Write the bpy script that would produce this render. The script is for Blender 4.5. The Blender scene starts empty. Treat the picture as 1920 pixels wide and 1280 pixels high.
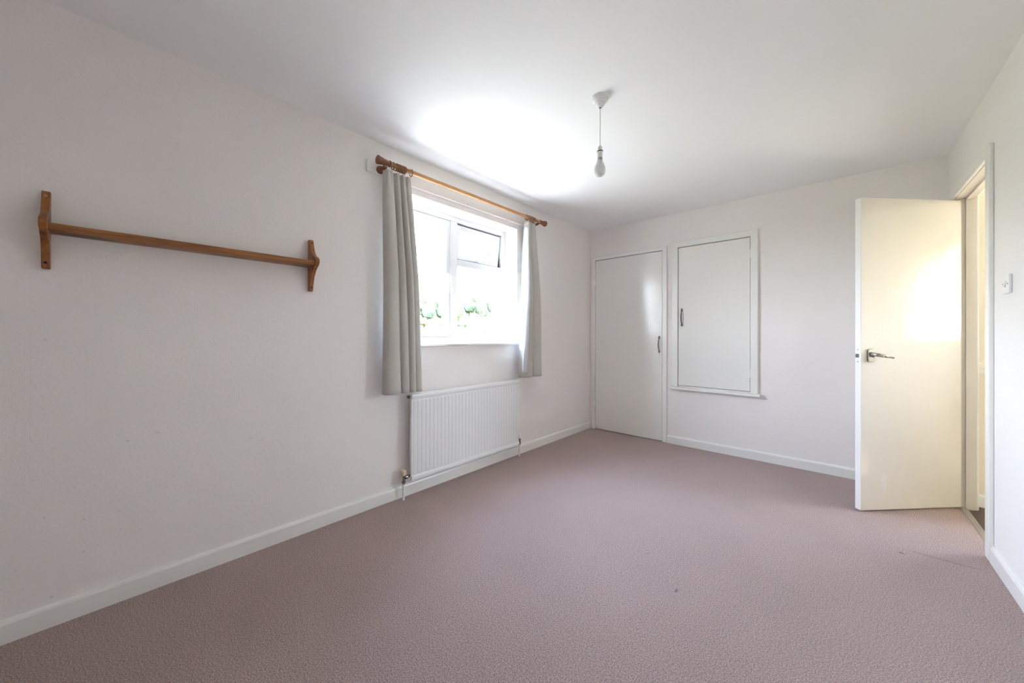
import bpy, bmesh, math, random
from mathutils import Vector, Matrix, noise
random.seed(7)
SC = bpy.context.scene
COL = SC.collection
R = math.radians

# ------------------------------------------------------------------ camera
EYE = 1.105
CF = Vector((-0.6723, 0.7403, 0.0020)).normalized()
CR = Vector((0.7403, 0.6723, 0.0027)).normalized()
CU = CR.cross(CF).normalized()
cam_data = bpy.data.cameras.new('camera')
cam_data.sensor_width = 36.0
cam_data.lens = 674.3 / 1920 * 36
cam_data.shift_x = (960 - 957.8) / 1920
cam_data.shift_y = (628.06 - 640) / 1920
cam_data.clip_start = 0.02
cam_data.clip_end = 2000
cam = bpy.data.objects.new('camera', cam_data)
COL.objects.link(cam)
m = Matrix((CR, CU, -CF)).transposed().to_4x4()
m.translation = (0, 0, EYE)
cam.matrix_world = m
SC.camera = cam

# ------------------------------------------------------------------ sky, sun, exposure
SKY = 1.0
world = bpy.data.worlds.new('sky')
SC.world = world
world.use_nodes = True
wn, wl = world.node_tree.nodes, world.node_tree.links
bg = wn['Background']
tc = wn.new('ShaderNodeTexCoord')
sep = wn.new('ShaderNodeSeparateXYZ')
rmp = wn.new('ShaderNodeValToRGB')
rmp.color_ramp.elements[0].position = 0.0
rmp.color_ramp.elements[0].color = (0.88, 0.93, 1.0, 1)
rmp.color_ramp.elements[1].position = 0.8
rmp.color_ramp.elements[1].color = (0.50, 0.66, 1.0, 1)
wl.new(tc.outputs['Generated'], sep.inputs[0])
wl.new(sep.outputs['Z'], rmp.inputs[0])
wl.new(rmp.outputs[0], bg.inputs['Color'])
bg.inputs['Strength'].default_value = SKY
sun = bpy.data.lights.new('sun_offscreen', 'SUN')
sun.energy = 2.2
sun.angle = R(1.5)
sun.color = (1.0, 0.93, 0.80)
sun_o = bpy.data.objects.new('sun_offscreen', sun)
COL.objects.link(sun_o)
sun_o.rotation_euler = Vector((0.12, 0.42, 0.90)).to_track_quat('Z', 'Y').to_euler()
sun_o.location = (5, 20, 45)

SC.view_settings.view_transform = 'Standard'
SC.view_settings.look = 'None'
SC.view_settings.gamma = 1
SC.view_settings.use_curve_mapping = False
SC.view_settings.exposure = 5.75
SC.cycles.max_bounces = 12
SC.cycles.diffuse_bounces = 8
SC.cycles.glossy_bounces = 4
SC.cycles.transparent_max_bounces = 12
SC.cycles.use_denoising = True
SC.cycles.adaptive_threshold = 0.02
SC.cycles.sample_clamp_indirect = 8

# room dimensions (metres)
XL, XR, YB, YN, H = -2.214, 0.570, 3.869, -0.85, 2.3635
WY0, WY1, WZ0, WZ1 = 1.27, 2.52, 1.045, 2.10          # window opening in wall_left
DY0, DY1, DZ = 2.965, 3.69, 2.0                        # doorway in wall_right
HX0, HX1, HY0, HY1 = 0.655, 3.30, 0.9, 3.80             # landing beyond the doorway
HW = (1.12, 2.95, 1.08, 1.82)                           # landing window x0 x1 z0 z1



def portal(name, loc, d, sx, sy):
    l = bpy.data.lights.new(name, 'AREA')
    l.shape = 'RECTANGLE'
    l.size, l.size_y = sx, sy
    l.cycles.is_portal = True
    o = bpy.data.objects.new(name, l)
    COL.objects.link(o)
    o.location = loc
    o.rotation_euler = Vector(d).to_track_quat('-Z', 'Y').to_euler()


portal('daylight_window', (XL - 0.27, (WY0 + WY1) / 2, (WZ0 + WZ1) / 2), (1, 0, 0), 1.25, 1.06)
portal('window_landing_offscreen', ((HW[0] + HW[1]) / 2, HY1 + 0.19, (HW[2] + HW[3]) / 2), (0, -1, 0), 1.83, 0.74)


# ------------------------------------------------------------------ materials
def mat(name, col, rough=0.5, metal=0.0, spec=0.5):
    mm = bpy.data.materials.new(name)
    mm.use_nodes = True
    b = mm.node_tree.nodes['Principled BSDF']
    b.inputs['Base Color'].default_value = (*col, 1)
    b.inputs['Roughness'].default_value = rough
    b.inputs['Metallic'].default_value = metal
    b.inputs['Specular IOR Level'].default_value = spec
    return mm


def N(mm, t, **kw):
    n = mm.node_tree.nodes.new(t)
    for k, v in kw.items():
        setattr(n, k, v)
    return n


def L(mm, a, b):
    mm.node_tree.links.new(a, b)


def coords(mm, scale=(1, 1, 1)):
    t = N(mm, 'ShaderNodeTexCoord')
    mp = N(mm, 'ShaderNodeMapping')
    mp.inputs['Scale'].default_value = scale
    L(mm, t.outputs['Object'], mp.inputs[0])
    return mp.outputs[0]


def nz(mm, vec, scale, detail=3, rough=0.5):
    n = N(mm, 'ShaderNodeTexNoise')
    n.inputs['Scale'].default_value = scale
    n.inputs['Detail'].default_value = detail
    n.inputs['Roughness'].default_value = rough
    L(mm, vec, n.inputs['Vector'])
    return n.outputs['Fac']


def ramp(mm, fac, stops):
    r = N(mm, 'ShaderNodeValToRGB')
    e = r.color_ramp.elements
    while len(e) < len(stops):
        e.new(0.5)
    for k, (p, c) in enumerate(stops):
        e[k].position = p
        e[k].color = (*c, 1) if len(c) == 3 else c
    L(mm, fac, r.inputs[0])
    return r.outputs[0]


def bump(mm, h, strength, dist=0.002, prev=None):
    b = N(mm, 'ShaderNodeBump')
    b.inputs['Strength'].default_value = strength
    b.inputs['Distance'].default_value = dist
    L(mm, h, b.inputs['Height'])
    if prev is not None:
        L(mm, prev, b.inputs['Normal'])
    L(mm, b.outputs[0], mm.node_tree.nodes['Principled BSDF'].inputs['Normal'])
    return b.outputs[0]


def setcol(mm, c):
    L(mm, c, mm.node_tree.nodes['Principled BSDF'].inputs['Base Color'])


def mixc(mm, fac, a, b, mode='MIX'):
    n = N(mm, 'ShaderNodeMix', data_type='RGBA', blend_type=mode)
    for s, v in ((0, fac), (6, a), (7, b)):
        if hasattr(v, 'is_linked'):
            L(mm, v, n.inputs[s])
        else:
            n.inputs[s].default_value = v if s == 0 else (*v, 1)
    return n.outputs[2]


def mth(mm, op, a, b=None, c=None):
    n = N(mm, 'ShaderNodeMath', operation=op)
    for k, v in enumerate((a, b, c)):
        if v is None:
            continue
        if hasattr(v, 'is_linked'):
            L(mm, v, n.inputs[k])
        else:
            n.inputs[k].default_value = v
    return n.outputs[0]


def blob(mm, centre, radii, soft=0.35):
    """1 inside an ellipsoid in object space, wobbling edge, 0 outside"""
    t = N(mm, 'ShaderNodeTexCoord')
    s = N(mm, 'ShaderNodeVectorMath', operation='SUBTRACT')
    L(mm, t.outputs['Object'], s.inputs[0])
    s.inputs[1].default_value = centre
    d = N(mm, 'ShaderNodeVectorMath', operation='DIVIDE')
    L(mm, s.outputs[0], d.inputs[0])
    d.inputs[1].default_value = radii
    ln = N(mm, 'ShaderNodeVectorMath', operation='LENGTH')
    L(mm, d.outputs[0], ln.inputs[0])
    w = mth(mm, 'MULTIPLY_ADD', nz(mm, t.outputs['Object'], 60, 3), 0.9, ln.outputs['Value'])
    mr = N(mm, 'ShaderNodeMapRange')
    mr.inputs[1].default_value = 1.25
    mr.inputs[2].default_value = 1.25 + soft
    mr.inputs[3].default_value = 1
    mr.inputs[4].default_value = 0
    L(mm, w, mr.inputs[0])
    return mr.outputs[0]


# pinkish white woodchip paper
def wallpaper(name, col, seam_axis=None, fleck=0.35):
    mm = mat(name, col, 0.62, spec=0.25)
    v = coords(mm)
    t = nz(mm, v, 1.3, 3)
    c = ramp(mm, t, [(0.3, tuple(x * 0.975 for x in col)), (0.7, col)])
    sp = ramp(mm, nz(mm, v, 42, 2, 0.4), [(0.735, (0, 0, 0)), (0.76, (1, 1, 1))])
    dens = ramp(mm, nz(mm, v, 1.1, 2), [(0.52, (0, 0, 0)), (0.62, (1, 1, 1))])
    f = mth(mm, 'MULTIPLY', sp, dens)
    c = mixc(mm, mth(mm, 'MULTIPLY', f, fleck), c, tuple(x * y for x, y in zip(col, (0.62, 0.5, 0.42))))
    hgt = nz(mm, v, 120, 4, 0.62)
    hgt2 = ramp(mm, nz(mm, v, 75, 2, 0.5), [(0.56, (0, 0, 0)), (0.70, (1, 1, 1))])
    hh = mth(mm, 'MULTIPLY_ADD', hgt2, 0.5, hgt)
    n1 = bump(mm, hh, 0.5, 0.0018)
    if seam_axis is not None:
        s = N(mm, 'ShaderNodeSeparateXYZ')
        L(mm, v, s.inputs[0])
        fr = mth(mm, 'FRACT', mth(mm, 'MULTIPLY_ADD', s.outputs[seam_axis], 1 / 0.53, 0.40))
        g = ramp(mm, fr, [(0.0, (0, 0, 0)), (0.003, (1, 1, 1))])
        bump(mm, g, 0.25, 0.001, n1)
    setcol(mm, c)
    return mm


WALLC = (0.89, 0.849, 0.822)
M = {}
M['wall'] = wallpaper('woodchip_paper', WALLC, 1)
M['wall_b'] = wallpaper('woodchip_paper_back', WALLC, None, 0.08)
M['wall_r'] = wallpaper('woodchip_paper_right', (0.89, 0.867, 0.845), None, 0.08)
mm = M['ceiling'] = mat('ceiling_paint', (0.91, 0.91, 0.905), 0.7, spec=0.2)
v = coords(mm)
bump(mm, mth(mm, 'MULTIPLY_ADD', nz(mm, v, 3.0, 2), 1.5, nz(mm, v, 90, 3)), 0.15, 0.001)


def gloss(name, col, rough=0.22, streak=(40, 40, 6), bs=0.25):
    mm = mat(name, col, rough, spec=0.5)
    v = coords(mm, streak)
    t = nz(mm, v, 1.0, 3)
    setcol(mm, ramp(mm, t, [(0.3, tuple(x * 0.988 for x in col)), (0.7, col)]))
    bump(mm, mth(mm, 'MULTIPLY_ADD', nz(mm, coords(mm, (1, 1, 1)), 160, 2), 0.4, t), bs, 0.0008)
    return mm


M['trim'] = gloss('gloss_white_paint', (0.87, 0.855, 0.82), 0.28)
M['leaf'] = gloss('cupboard_door_paint', (0.86, 0.84, 0.80), 0.16)
mm = M['door'] = gloss('cream_door_gloss', (0.755, 0.700, 0.625), 0.09, bs=0.6)
mm = M['carpet'] = mat('mauve_carpet', (0.33, 0.25, 0.24), 0.95, spec=0.05)
v = coords(mm)
fine = nz(mm, v, 640, 2, 0.7)
mid = nz(mm, v, 235, 2, 0.5)
big = nz(mm, v, 1.6, 4, 0.55)
cc = ramp(mm, mth(mm, 'MULTIPLY_ADD', mid, 0.45, mth(mm, 'MULTIPLY', fine, 0.55)),
          [(0.375, (0.155, 0.094, 0.082)), (0.50, (0.430, 0.304, 0.272)), (0.625, (0.82, 0.665, 0.625))])
cc = mixc(mm, 1.0, cc, ramp(mm, big, [(0.3, (0.90, 0.89, 0.89)), (0.7, (1, 1, 1))]), 'MULTIPLY')
# dark crease line and small burn by the doorway
cc = mixc(mm, mth(mm, 'MULTIPLY', blob(mm, (0.243, 2.711, 0), (0.009, 0.007, 0.1), 0.3), 0.8), cc, (0.07, 0.05, 0.05))
cc = mixc(mm, mth(mm, 'MULTIPLY', blob(mm, (-0.518, 1.644, 0), (0.006, 0.014, 0.1), 0.4), 0.6), cc, (0.12, 0.08, 0.08))
cc = mixc(mm, mth(mm, 'MULTIPLY', blob(mm, (0.385, 2.766, 0), (0.12, 0.007, 0.1), 0.5), 0.35), cc, (0.12, 0.09, 0.09))
setcol(mm, cc)
bump(mm, mth(mm, 'MULTIPLY_ADD', mid, 0.6, fine), 0.8, 0.003)
b = mm.node_tree.nodes['Principled BSDF']
b.inputs['Sheen Weight'].default_value = 0.25
b.inputs['Sheen Roughness'].default_value = 0.5
M['hall_carpet'] = mat('landing_carpet', (0.16, 0.125, 0.115), 0.95, spec=0.05)
v = coords(M['hall_carpet'])
bump(M['hall_carpet'], nz(M['hall_carpet'], v, 300, 3), 0.9, 0.004)
M['hall_wall'] = mat('landing_paint', (0.85, 0.785, 0.65), 0.6, spec=0.25)
bump(M['hall_wall'], nz(M['hall_wall'], coords(M['hall_wall']), 110, 4), 0.4, 0.0015)


def wood(name, axis, dark, light, rough=0.3, knots=True):
    mm = mat(name, light, rough, spec=0.4)
    sc = [26, 26, 26]
    sc[axis] = 2.2
    v = coords(mm, sc)
    a = nz(mm, v, 1.6, 5, 0.6)
    g = nz(mm, v, 6.0, 2, 0.5)
    f = mth(mm, 'MULTIPLY_ADD', g, 0.35, mth(mm, 'MULTIPLY', a, 0.75))
    c = ramp(mm, f, [(0.36, dark), (0.58, light), (0.78, tuple(min(1, x * 1.22) for x in light))])
    if knots:
        sk = [14, 14, 14]
        sk[axis] = 5.5
        k = ramp(mm, nz(mm, coords(mm, sk), 1.0, 2, 0.5), [(0.62, (0, 0, 0)), (0.70, (1, 1, 1))])
        c = mixc(mm, mth(mm, 'MULTIPLY', k, 0.8), c, tuple(x * 0.22 for x in dark))
    setcol(mm, c)
    bump(mm, f, 0.15, 0.001)
    return mm


M['pine_y'] = wood('varnished_pine_long', 1, (0.165, 0.056, 0.016), (0.34, 0.135, 0.040))
M['pine_z'] = wood('varnished_pine_upright', 2, (0.14, 0.045, 0.012), (0.33, 0.125, 0.036))
M['rod'] = wood('honey_pole', 1, (0.33, 0.15, 0.05), (0.52, 0.27, 0.105), 0.3, False)
M['mahog'] = wood('red_brown_finial', 1, (0.12, 0.038, 0.018), (0.235, 0.082, 0.040), 0.25, False)
M['ring'] = wood('brown_ring', 1, (0.14, 0.055, 0.022), (0.30, 0.135, 0.055), 0.3, False)


def fabric(name, col, trans):
    mm = mat(name, col, 0.9, spec=0.1)
    v = coords(mm, (1, 1, 1))
    w = nz(mm, coords(mm, (220, 220, 900)), 1.0, 2)
    w2 = nz(mm, coords(mm, (60, 60, 1400)), 1.0, 2)
    f = mth(mm, 'MULTIPLY_ADD', w, 0.5, mth(mm, 'MULTIPLY', w2, 0.5))
    c = ramp(mm, f, [(0.35, tuple(x * 0.86 for x in col)), (0.65, tuple(min(1, x * 1.06) for x in col))])
    setcol(mm, c)
    n = bump(mm, f, 0.35, 0.001)
    nt = mm.node_tree
    tr = N(mm, 'ShaderNodeBsdfTranslucent')
    L(mm, c, tr.inputs['Color'])
    mx = N(mm, 'ShaderNodeMixShader')
    mx.inputs[0].default_value = trans
    L(mm, nt.nodes['Principled BSDF'].outputs[0], mx.inputs[1])
    L(mm, tr.outputs[0], mx.inputs[2])
    L(mm, mx.outputs[0], nt.nodes['Material Output'].inputs['Surface'])
    return mm


M['curtain'] = fabric('oatmeal_weave', (0.66, 0.625, 0.575), 0.12)
M['lining'] = fabric('white_lining', (0.80, 0.81, 0.82), 0.25)
M['upvc'] = mat('white_upvc', (0.83, 0.83, 0.83), 0.25)
M['upvc_dark'] = mat('black_gasket', (0.03, 0.03, 0.035), 0.5)
mm = M['sill'] = gloss('window_sill_paint', (0.84, 0.83, 0.81), 0.3)
pb = blob(mm, (XL + 0.02, 1.78, 1.040), (0.03, 0.14, 0.016), 0.2)
old = mm.node_tree.nodes['Principled BSDF'].inputs['Base Color'].links[0].from_socket
setcol(mm, mixc(mm, mth(mm, 'MULTIPLY', pb, 0.7), old, (0.62, 0.47, 0.33)))
M['radiator'] = mat('radiator_enamel', (0.83, 0.83, 0.825), 0.32)
M['plastic'] = mat('white_plastic', (0.84, 0.84, 0.84), 0.3)
M['cord'] = mat('white_flex', (0.78, 0.78, 0.77), 0.5)
M['rose'] = mat('aged_white_plastic', (0.80, 0.80, 0.79), 0.35)
M['cream_plastic'] = mat('cream_plastic', (0.72, 0.62, 0.42), 0.4)
M['black'] = mat('black_band', (0.015, 0.015, 0.015), 0.4)
M['chrome'] = mat('worn_chrome', (0.42, 0.41, 0.37), 0.14, 1.0)
M['brass'] = mat('dull_brass', (0.28, 0.20, 0.12), 0.35, 1.0)
M['iron'] = mat('pewter_handle', (0.15, 0.155, 0.16), 0.22, 1.0)
M['steel'] = mat('dull_steel', (0.35, 0.34, 0.33), 0.35, 1.0)
M['void'] = mat('bare_plaster', (0.52, 0.47, 0.42), 0.9)
M['alu'] = mat('aluminium_strip', (0.55, 0.53, 0.50), 0.38, 1.0)
M['goldh'] = mat('champagne_handle', (0.70, 0.62, 0.45), 0.25, 0.8)
mm = M['bulb'] = mat('pearl_bulb', (0.86, 0.86, 0.85), 0.12)
b = mm.node_tree.nodes['Principled BSDF']
b.inputs['Transmission Weight'].default_value = 0.35
b.inputs['Subsurface Weight'].default_value = 0.0
mm = M['glass'] = bpy.data.materials.new('pane_glass')
mm.use_nodes = True
nt = mm.node_tree
nt.nodes.remove(nt.nodes['Principled BSDF'])
tr = N(mm, 'ShaderNodeBsdfTransparent')
tr.inputs[0].default_value = (0.95, 0.97, 0.965, 1)
gl = N(mm, 'ShaderNodeBsdfGlossy')
gl.inputs['Roughness'].default_value = 0.02
mx = N(mm, 'ShaderNodeMixShader')
mx.inputs[0].default_value = 0.06
L(mm, tr.outputs[0], mx.inputs[1])
L(mm, gl.outputs[0], mx.inputs[2])
L(mm, mx.outputs[0], nt.nodes['Material Output'].inputs['Surface'])
mm = M['field'] = mat('dry_meadow', (0.08, 0.076, 0.052), 0.95, spec=0.05)
v = coords(mm)
setcol(mm, ramp(mm, nz(mm, v, 0.035, 4), [(0.35, (0.095, 0.105, 0.050)), (0.5, (0.135, 0.130, 0.075)), (0.65, (0.165, 0.145, 0.105))]))
GREENS = [(0.066, 0.090, 0.046), (0.080, 0.108, 0.052), (0.056, 0.080, 0.052), (0.100, 0.112, 0.056)]
for k, g in enumerate(GREENS):
    mm = M['leaf%d' % k] = mat('tree_foliage_%d' % k, g, 0.9, spec=0.05)
    f = nz(mm, coords(mm), 0.9, 4, 0.7)
    setcol(mm, ramp(mm, f, [(0.35, tuple(x * 0.55 for x in g)), (0.6, tuple(x * 1.35 for x in g))]))
M['bark'] = mat('bark', (0.06, 0.045, 0.03), 0.9)


# ------------------------------------------------------------------ mesh helpers
def box(bm, x0, x1, y0, y1, z0, z1, mtx=None):
    vs = [bm.verts.new((x, y, z)) for x in (x0, x1) for y in (y0, y1) for z in (z0, z1)]
    for f in ((0, 1, 3, 2), (4, 6, 7, 5), (0, 4, 5, 1), (2, 3, 7, 6), (0, 2, 6, 4), (1, 5, 7, 3)):
        bm.faces.new([vs[i] for i in f])
    if mtx is not None:
        bmesh.ops.transform(bm, matrix=mtx, verts=vs)
    return vs


def prism(bm, poly, axis, a, b, mtx=None):
    """poly: list of 2d points in the two other axes (cyclic order), extruded along axis a..b"""
    def p3(p, t):
        q = [0, 0, 0]
        o = [k for k in range(3) if k != axis]
        q[o[0]], q[o[1]], q[axis] = p[0], p[1], t
        return q
    lo = [bm.verts.new(p3(p, a)) for p in poly]
    hi = [bm.verts.new(p3(p, b)) for p in poly]
    n = len(poly)
    for k in range(n):
        bm.faces.new((lo[k], lo[(k + 1) % n], hi[(k + 1) % n], hi[k]))
    bm.faces.new(lo)
    bm.faces.new(hi[::-1])
    if mtx is not None:
        bmesh.ops.transform(bm, matrix=mtx, verts=lo + hi)


def frame_to(p, d):
    return Matrix.Translation(Vector(p)) @ Vector(d).normalized().to_track_quat('Z', 'Y').to_matrix().to_4x4()


def lathe(bm, prof, p, d, seg=24):
    """prof: [(radius, height)] turned about an axis from p along d"""
    mtx = frame_to(p, d)
    rings = []
    for r, h in prof:
        if r < 1e-6:
            rings.append([bm.verts.new(mtx @ Vector((0, 0, h)))])
        else:
            rings.append([bm.verts.new(mtx @ Vector((r * math.cos(2 * math.pi * k / seg), r * math.sin(2 * math.pi * k / seg), h))) for k in range(seg)])
    for A, B in zip(rings, rings[1:]):
        for k in range(seg):
            k2 = (k + 1) % seg
            if len(A) == 1 and len(B) == 1:
                continue
            if len(A) == 1:
                bm.faces.new((A[0], B[k2], B[k]))
            elif len(B) == 1:
                bm.faces.new((A[k], A[k2], B[0]))
            else:
                bm.faces.new((A[k], A[k2], B[k2], B[k]))
    if len(rings[0]) > 1:
        bm.faces.new(rings[0][::-1])
    if len(rings[-1]) > 1:
        bm.faces.new(rings[-1])


def tube(bm, pts, rad, seg=12):
    pts = [Vector(p) for p in pts]
    rads = rad if isinstance(rad, (list, tuple)) else [rad] * len(pts)
    rings = []
    up = Vector((0.013, 0.021, 1))
    for i, p in enumerate(pts):
        d = (pts[min(i + 1, len(pts) - 1)] - pts[max(i - 1, 0)]).normalized()
        if abs(d.dot(up)) > 0.97:
            up = Vector((1, 0.02, 0.01))
        a = d.cross(up).normalized()
        b = d.cross(a).normalized()
        up = -b if up.dot(-b) > 0 else b
        rings.append([bm.verts.new(p + rads[i] * (math.cos(2 * math.pi * k / seg) * a + math.sin(2 * math.pi * k / seg) * b)) for k in range(seg)])
    for A, B in zip(rings, rings[1:]):
        # match the closest rotation so the tube does not twist
        s = min(range(seg), key=lambda q: sum((A[k].co - B[(k + q) % seg].co).length for k in range(0, seg, 3)))
        B[:] = B[s:] + B[:s]
        for k in range(seg):
            k2 = (k + 1) % seg
            bm.faces.new((A[k], A[k2], B[k2], B[k]))
    bm.faces.new(rings[0][::-1])
    bm.faces.new(rings[-1])


def torus(bm, c, axis, R0, r, seg=28, sub=8):
    mtx = frame_to(c, axis)
    g = []
    for i in range(seg):
        a = 2 * math.pi * i / seg
        row = []
        for j in range(sub):
            t = 2 * math.pi * j / sub
            row.append(bm.verts.new(mtx @ Vector(((R0 + r * math.cos(t)) * math.cos(a), (R0 + r * math.cos(t)) * math.sin(a), r * math.sin(t)))))
        g.append(row)
    for i in range(seg):
        for j in range(sub):
            bm.faces.new((g[i][j], g[(i + 1) % seg][j], g[(i + 1) % seg][(j + 1) % sub], g[i][(j + 1) % sub]))


def obj(name, bm, material, parent=None, smooth=False, bevel=0.0, seg=2, origin=None, subsurf=0):
    bmesh.ops.recalc_face_normals(bm, faces=bm.faces[:])
    me = bpy.data.meshes.new(name)
    bm.to_mesh(me)
    bm.free()
    o = bpy.data.objects.new(name, me)
    COL.objects.link(o)
    for k in (material if isinstance(material, (list, tuple)) else [material]):
        me.materials.append(M[k])
    if smooth:
        me.polygons.foreach_set('use_smooth', [True] * len(me.polygons))
        me.set_sharp_from_angle(angle=R(38))
    if bevel:
        b = o.modifiers.new('bevel', 'BEVEL')
        b.width = bevel
        b.segments = seg
        b.limit_method = 'ANGLE'
        b.angle_limit = R(35)
    if subsurf:
        s = o.modifiers.new('subsurf', 'SUBSURF')
        s.levels = s.render_levels = subsurf
    if parent is not None:
        o.parent = parent
        o.matrix_parent_inverse = Matrix.Translation(parent.location).inverted() if parent.type == 'EMPTY' else Matrix()
    return o


def thing(name, label, cat, loc, group=None):
    o = bpy.data.objects.new(name, None)
    COL.objects.link(o)
    o.location = loc
    o.empty_display_size = 0.1
    o['label'] = label
    o['category'] = cat
    if group:
        o['group'] = group
    return o


def struct(name, bm, material, label=None, cat=None, **kw):
    o = obj(name, bm, material, **kw)
    o['kind'] = 'structure'
    if label:
        o['label'] = label
        o['category'] = cat
    return o


def B():
    return bmesh.new()


def boxes(*bs):
    bm = bmesh.new()
    for q in bs:
        box(bm, *q)
    return bm


# ------------------------------------------------------------------ room shell
TH = 0.28
struct('floor', boxes((XL - TH, XR + 0.02, YN - 0.2, YB + 0.2, -0.2, 0.0)), 'carpet',
       'mauve brown cut-pile carpet covering the bedroom floor', 'carpet')
struct('ceiling', boxes((XL - TH, HX1 + 0.2, YN - 0.2, YB + 0.3, H, H + 0.2)), 'ceiling',
       'flat white painted ceiling of the bedroom', 'ceiling')
struct('wall_left', boxes((XL - TH, XL, YN - 0.2, WY0, 0, H), (XL - TH, XL, WY1, YB + 0.2, 0, H),
                          (XL - TH, XL, WY0, WY1, 0, WZ0 - 0.02), (XL - TH, XL, WY0, WY1, WZ1, H)), 'wall',
       'pinkish white woodchip wall around the window', 'wall')
# back wall: a front layer with the two cupboard openings, a solid layer behind
C0, C1, CZ = -2.143, -1.352, 2.008
G0, G1, GZ0, GZ1 = -1.207, -0.577, 0.603, 2.011
wb = struct('wall_back', boxes((XL, C0, YB, YB + 0.06, 0, H), (C0, C1, YB, YB + 0.06, CZ, H), (C1, G0, YB, YB + 0.06, 0, H),
                          (G0, G1, YB, YB + 0.06, 0, GZ0), (G0, G1, YB, YB + 0.06, GZ1, H), (G1, XR, YB, YB + 0.06, 0, H)), 'wall_b',
            'pinkish white woodchip wall holding the two cupboard doors', 'wall')
struct('wall_cupboard', boxes((XL, XR, YB + 0.06, YB + 0.2, 0, H)), 'void', 'bare plaster inner wall behind the two cupboard doors', 'wall')
struct('wall_right', boxes((XR, HX0, YN - 0.2, DY0 - 0.02, 0, H), (XR, HX0, DY1 + 0.02, YB + 0.2, 0, H),
                           (XR, HX0, DY0 - 0.02, DY1 + 0.02, DZ + 0.02, H)), 'wall_r',
       'off-white woodchip wall with the open doorway and light switch', 'wall')
struct('wall_near', boxes((XL, XR, YN - 0.2, YN, 0, H)), 'wall_b', 'pinkish white woodchip wall opposite the cupboard doors', 'wall')

BT, BH = 0.016, 0.082


def skirt(name, poly_axis, wall, sgn, a, b, label):
    bm = B()
    p = [(wall, 0), (wall + sgn * BT, 0), (wall + sgn * BT, BH - 0.014), (wall + sgn * BT * 0.75, BH - 0.005), (wall + sgn * BT * 0.3, BH), (wall, BH)]
    if poly_axis == 1:      # runs along y, profile in x,z
        prism(bm, p, 1, a, b)
    else:                   # runs along x, profile in y,z
        prism(bm, p, 0, a, b)
    return struct(name, bm, 'trim', label, 'skirting board')


skirt('baseboard_left', 1, XL, 1, YN, YB, 'long white skirting board under the shelf and radiator')
skirt('baseboard_back', 0, YB, -1, -1.309, XR, 'white skirting board under the small cupboard hatch')
skirt('baseboard_right', 1, XR, -1, YN, DY0 - 0.073, 'white skirting board below the light switch')
skirt('baseboard_near', 0, YN, 1, XL, XR, 'white skirting board opposite the cupboard doors')
skirt('baseboard_corner', 1, XR, -1, DY1 + 0.07, YB, 'short white skirting board hidden behind the open door')

# ------------------------------------------------------------------ landing beyond the doorway
struct('floor_landing', boxes((XR + 0.02, HX1 + 0.2, HY0 - 0.1, HY1 + 0.2, -0.2, 0.0)), 'hall_carpet', 'dark carpet on the landing beyond the doorway', 'carpet')
hx0, hx1, hz0, hz1 = HW
struct('wall_landing_end', boxes((HX0, hx0, HY1, HY1 + 0.2, 0, H), (hx1, HX1 + 0.2, HY1, HY1 + 0.2, 0, H),
                                 (hx0, hx1, HY1, HY1 + 0.2, 0, hz0), (hx0, hx1, HY1, HY1 + 0.2, hz1, H)), 'hall_wall',
       'yellowish cream landing wall with its own window', 'wall')
struct('wall_landing_side', boxes((HX1, HX1 + 0.2, HY0 - 0.1, HY1, 0, H)), 'hall_wall', 'yellowish cream landing wall facing the doorway', 'wall')
struct('wall_landing_near', boxes((HX0, HX1, HY0 - 0.1, HY0, 0, H)), 'hall_wall', 'yellowish cream wall closing the landing', 'wall')
skirt('baseboard_landing', 0, HY1, -1, HX0, HX1, 'white skirting board along the landing wall')
bm = boxes((HX0, HX1, HY1 - 0.035, HY1, 0.905, 0.935), (HX0, HX1, HY1 - 0.02, HY1, 0.865, 0.905))
struct('trim_landing', bm, 'trim', 'white ledge running along the landing wall', 'ledge', bevel=0.004)
bm = boxes((hx0, hx0 + 0.05, HY1 + 0.12, HY1 + 0.18, hz0, hz1), (hx1 - 0.05, hx1, HY1 + 0.12, HY1 + 0.18, hz0, hz1),
           (hx0 + 0.05, hx1 - 0.05, HY1 + 0.12, HY1 + 0.18, hz0, hz0 + 0.05), (hx0 + 0.05, hx1 - 0.05, HY1 + 0.12, HY1 + 0.18, hz1 - 0.05, hz1))
w2 = struct('window_2', bm, 'upvc', 'white framed window on the landing beyond the doorway', 'window', bevel=0.004)
for a, b_ in ((hx0 + 0.05, hx1 - 0.05),):
    obj('pane', boxes((a, b_, HY1 + 0.148, HY1 + 0.152, hz0 + 0.05, hz1 - 0.05)), 'glass', w2)

# ------------------------------------------------------------------ doorway lining and casing
bm = boxes((XR - 0.002, HX0 + 0.002, DY0 - 0.03, DY0, 0, DZ), (XR - 0.002, HX0 + 0.002, DY1, DY1 + 0.03, 0, DZ), (XR - 0.002, HX0 + 0.002, DY0 - 0.03, DY1 + 0.03, DZ, DZ + 0.03),
           (XR + 0.042, HX0 - 0.012, DY0, DY0 + 0.012, 0, DZ), (XR + 0.042, HX0 - 0.012, DY1 - 0.012, DY1, 0, DZ),
           (XR + 0.042, HX0 - 0.012, DY0 + 0.012, DY1 - 0.012, DZ - 0.012, DZ))
struct('trim_1', bm, 'door', 'cream painted lining with stop bead inside the open doorway', 'door frame')


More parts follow.
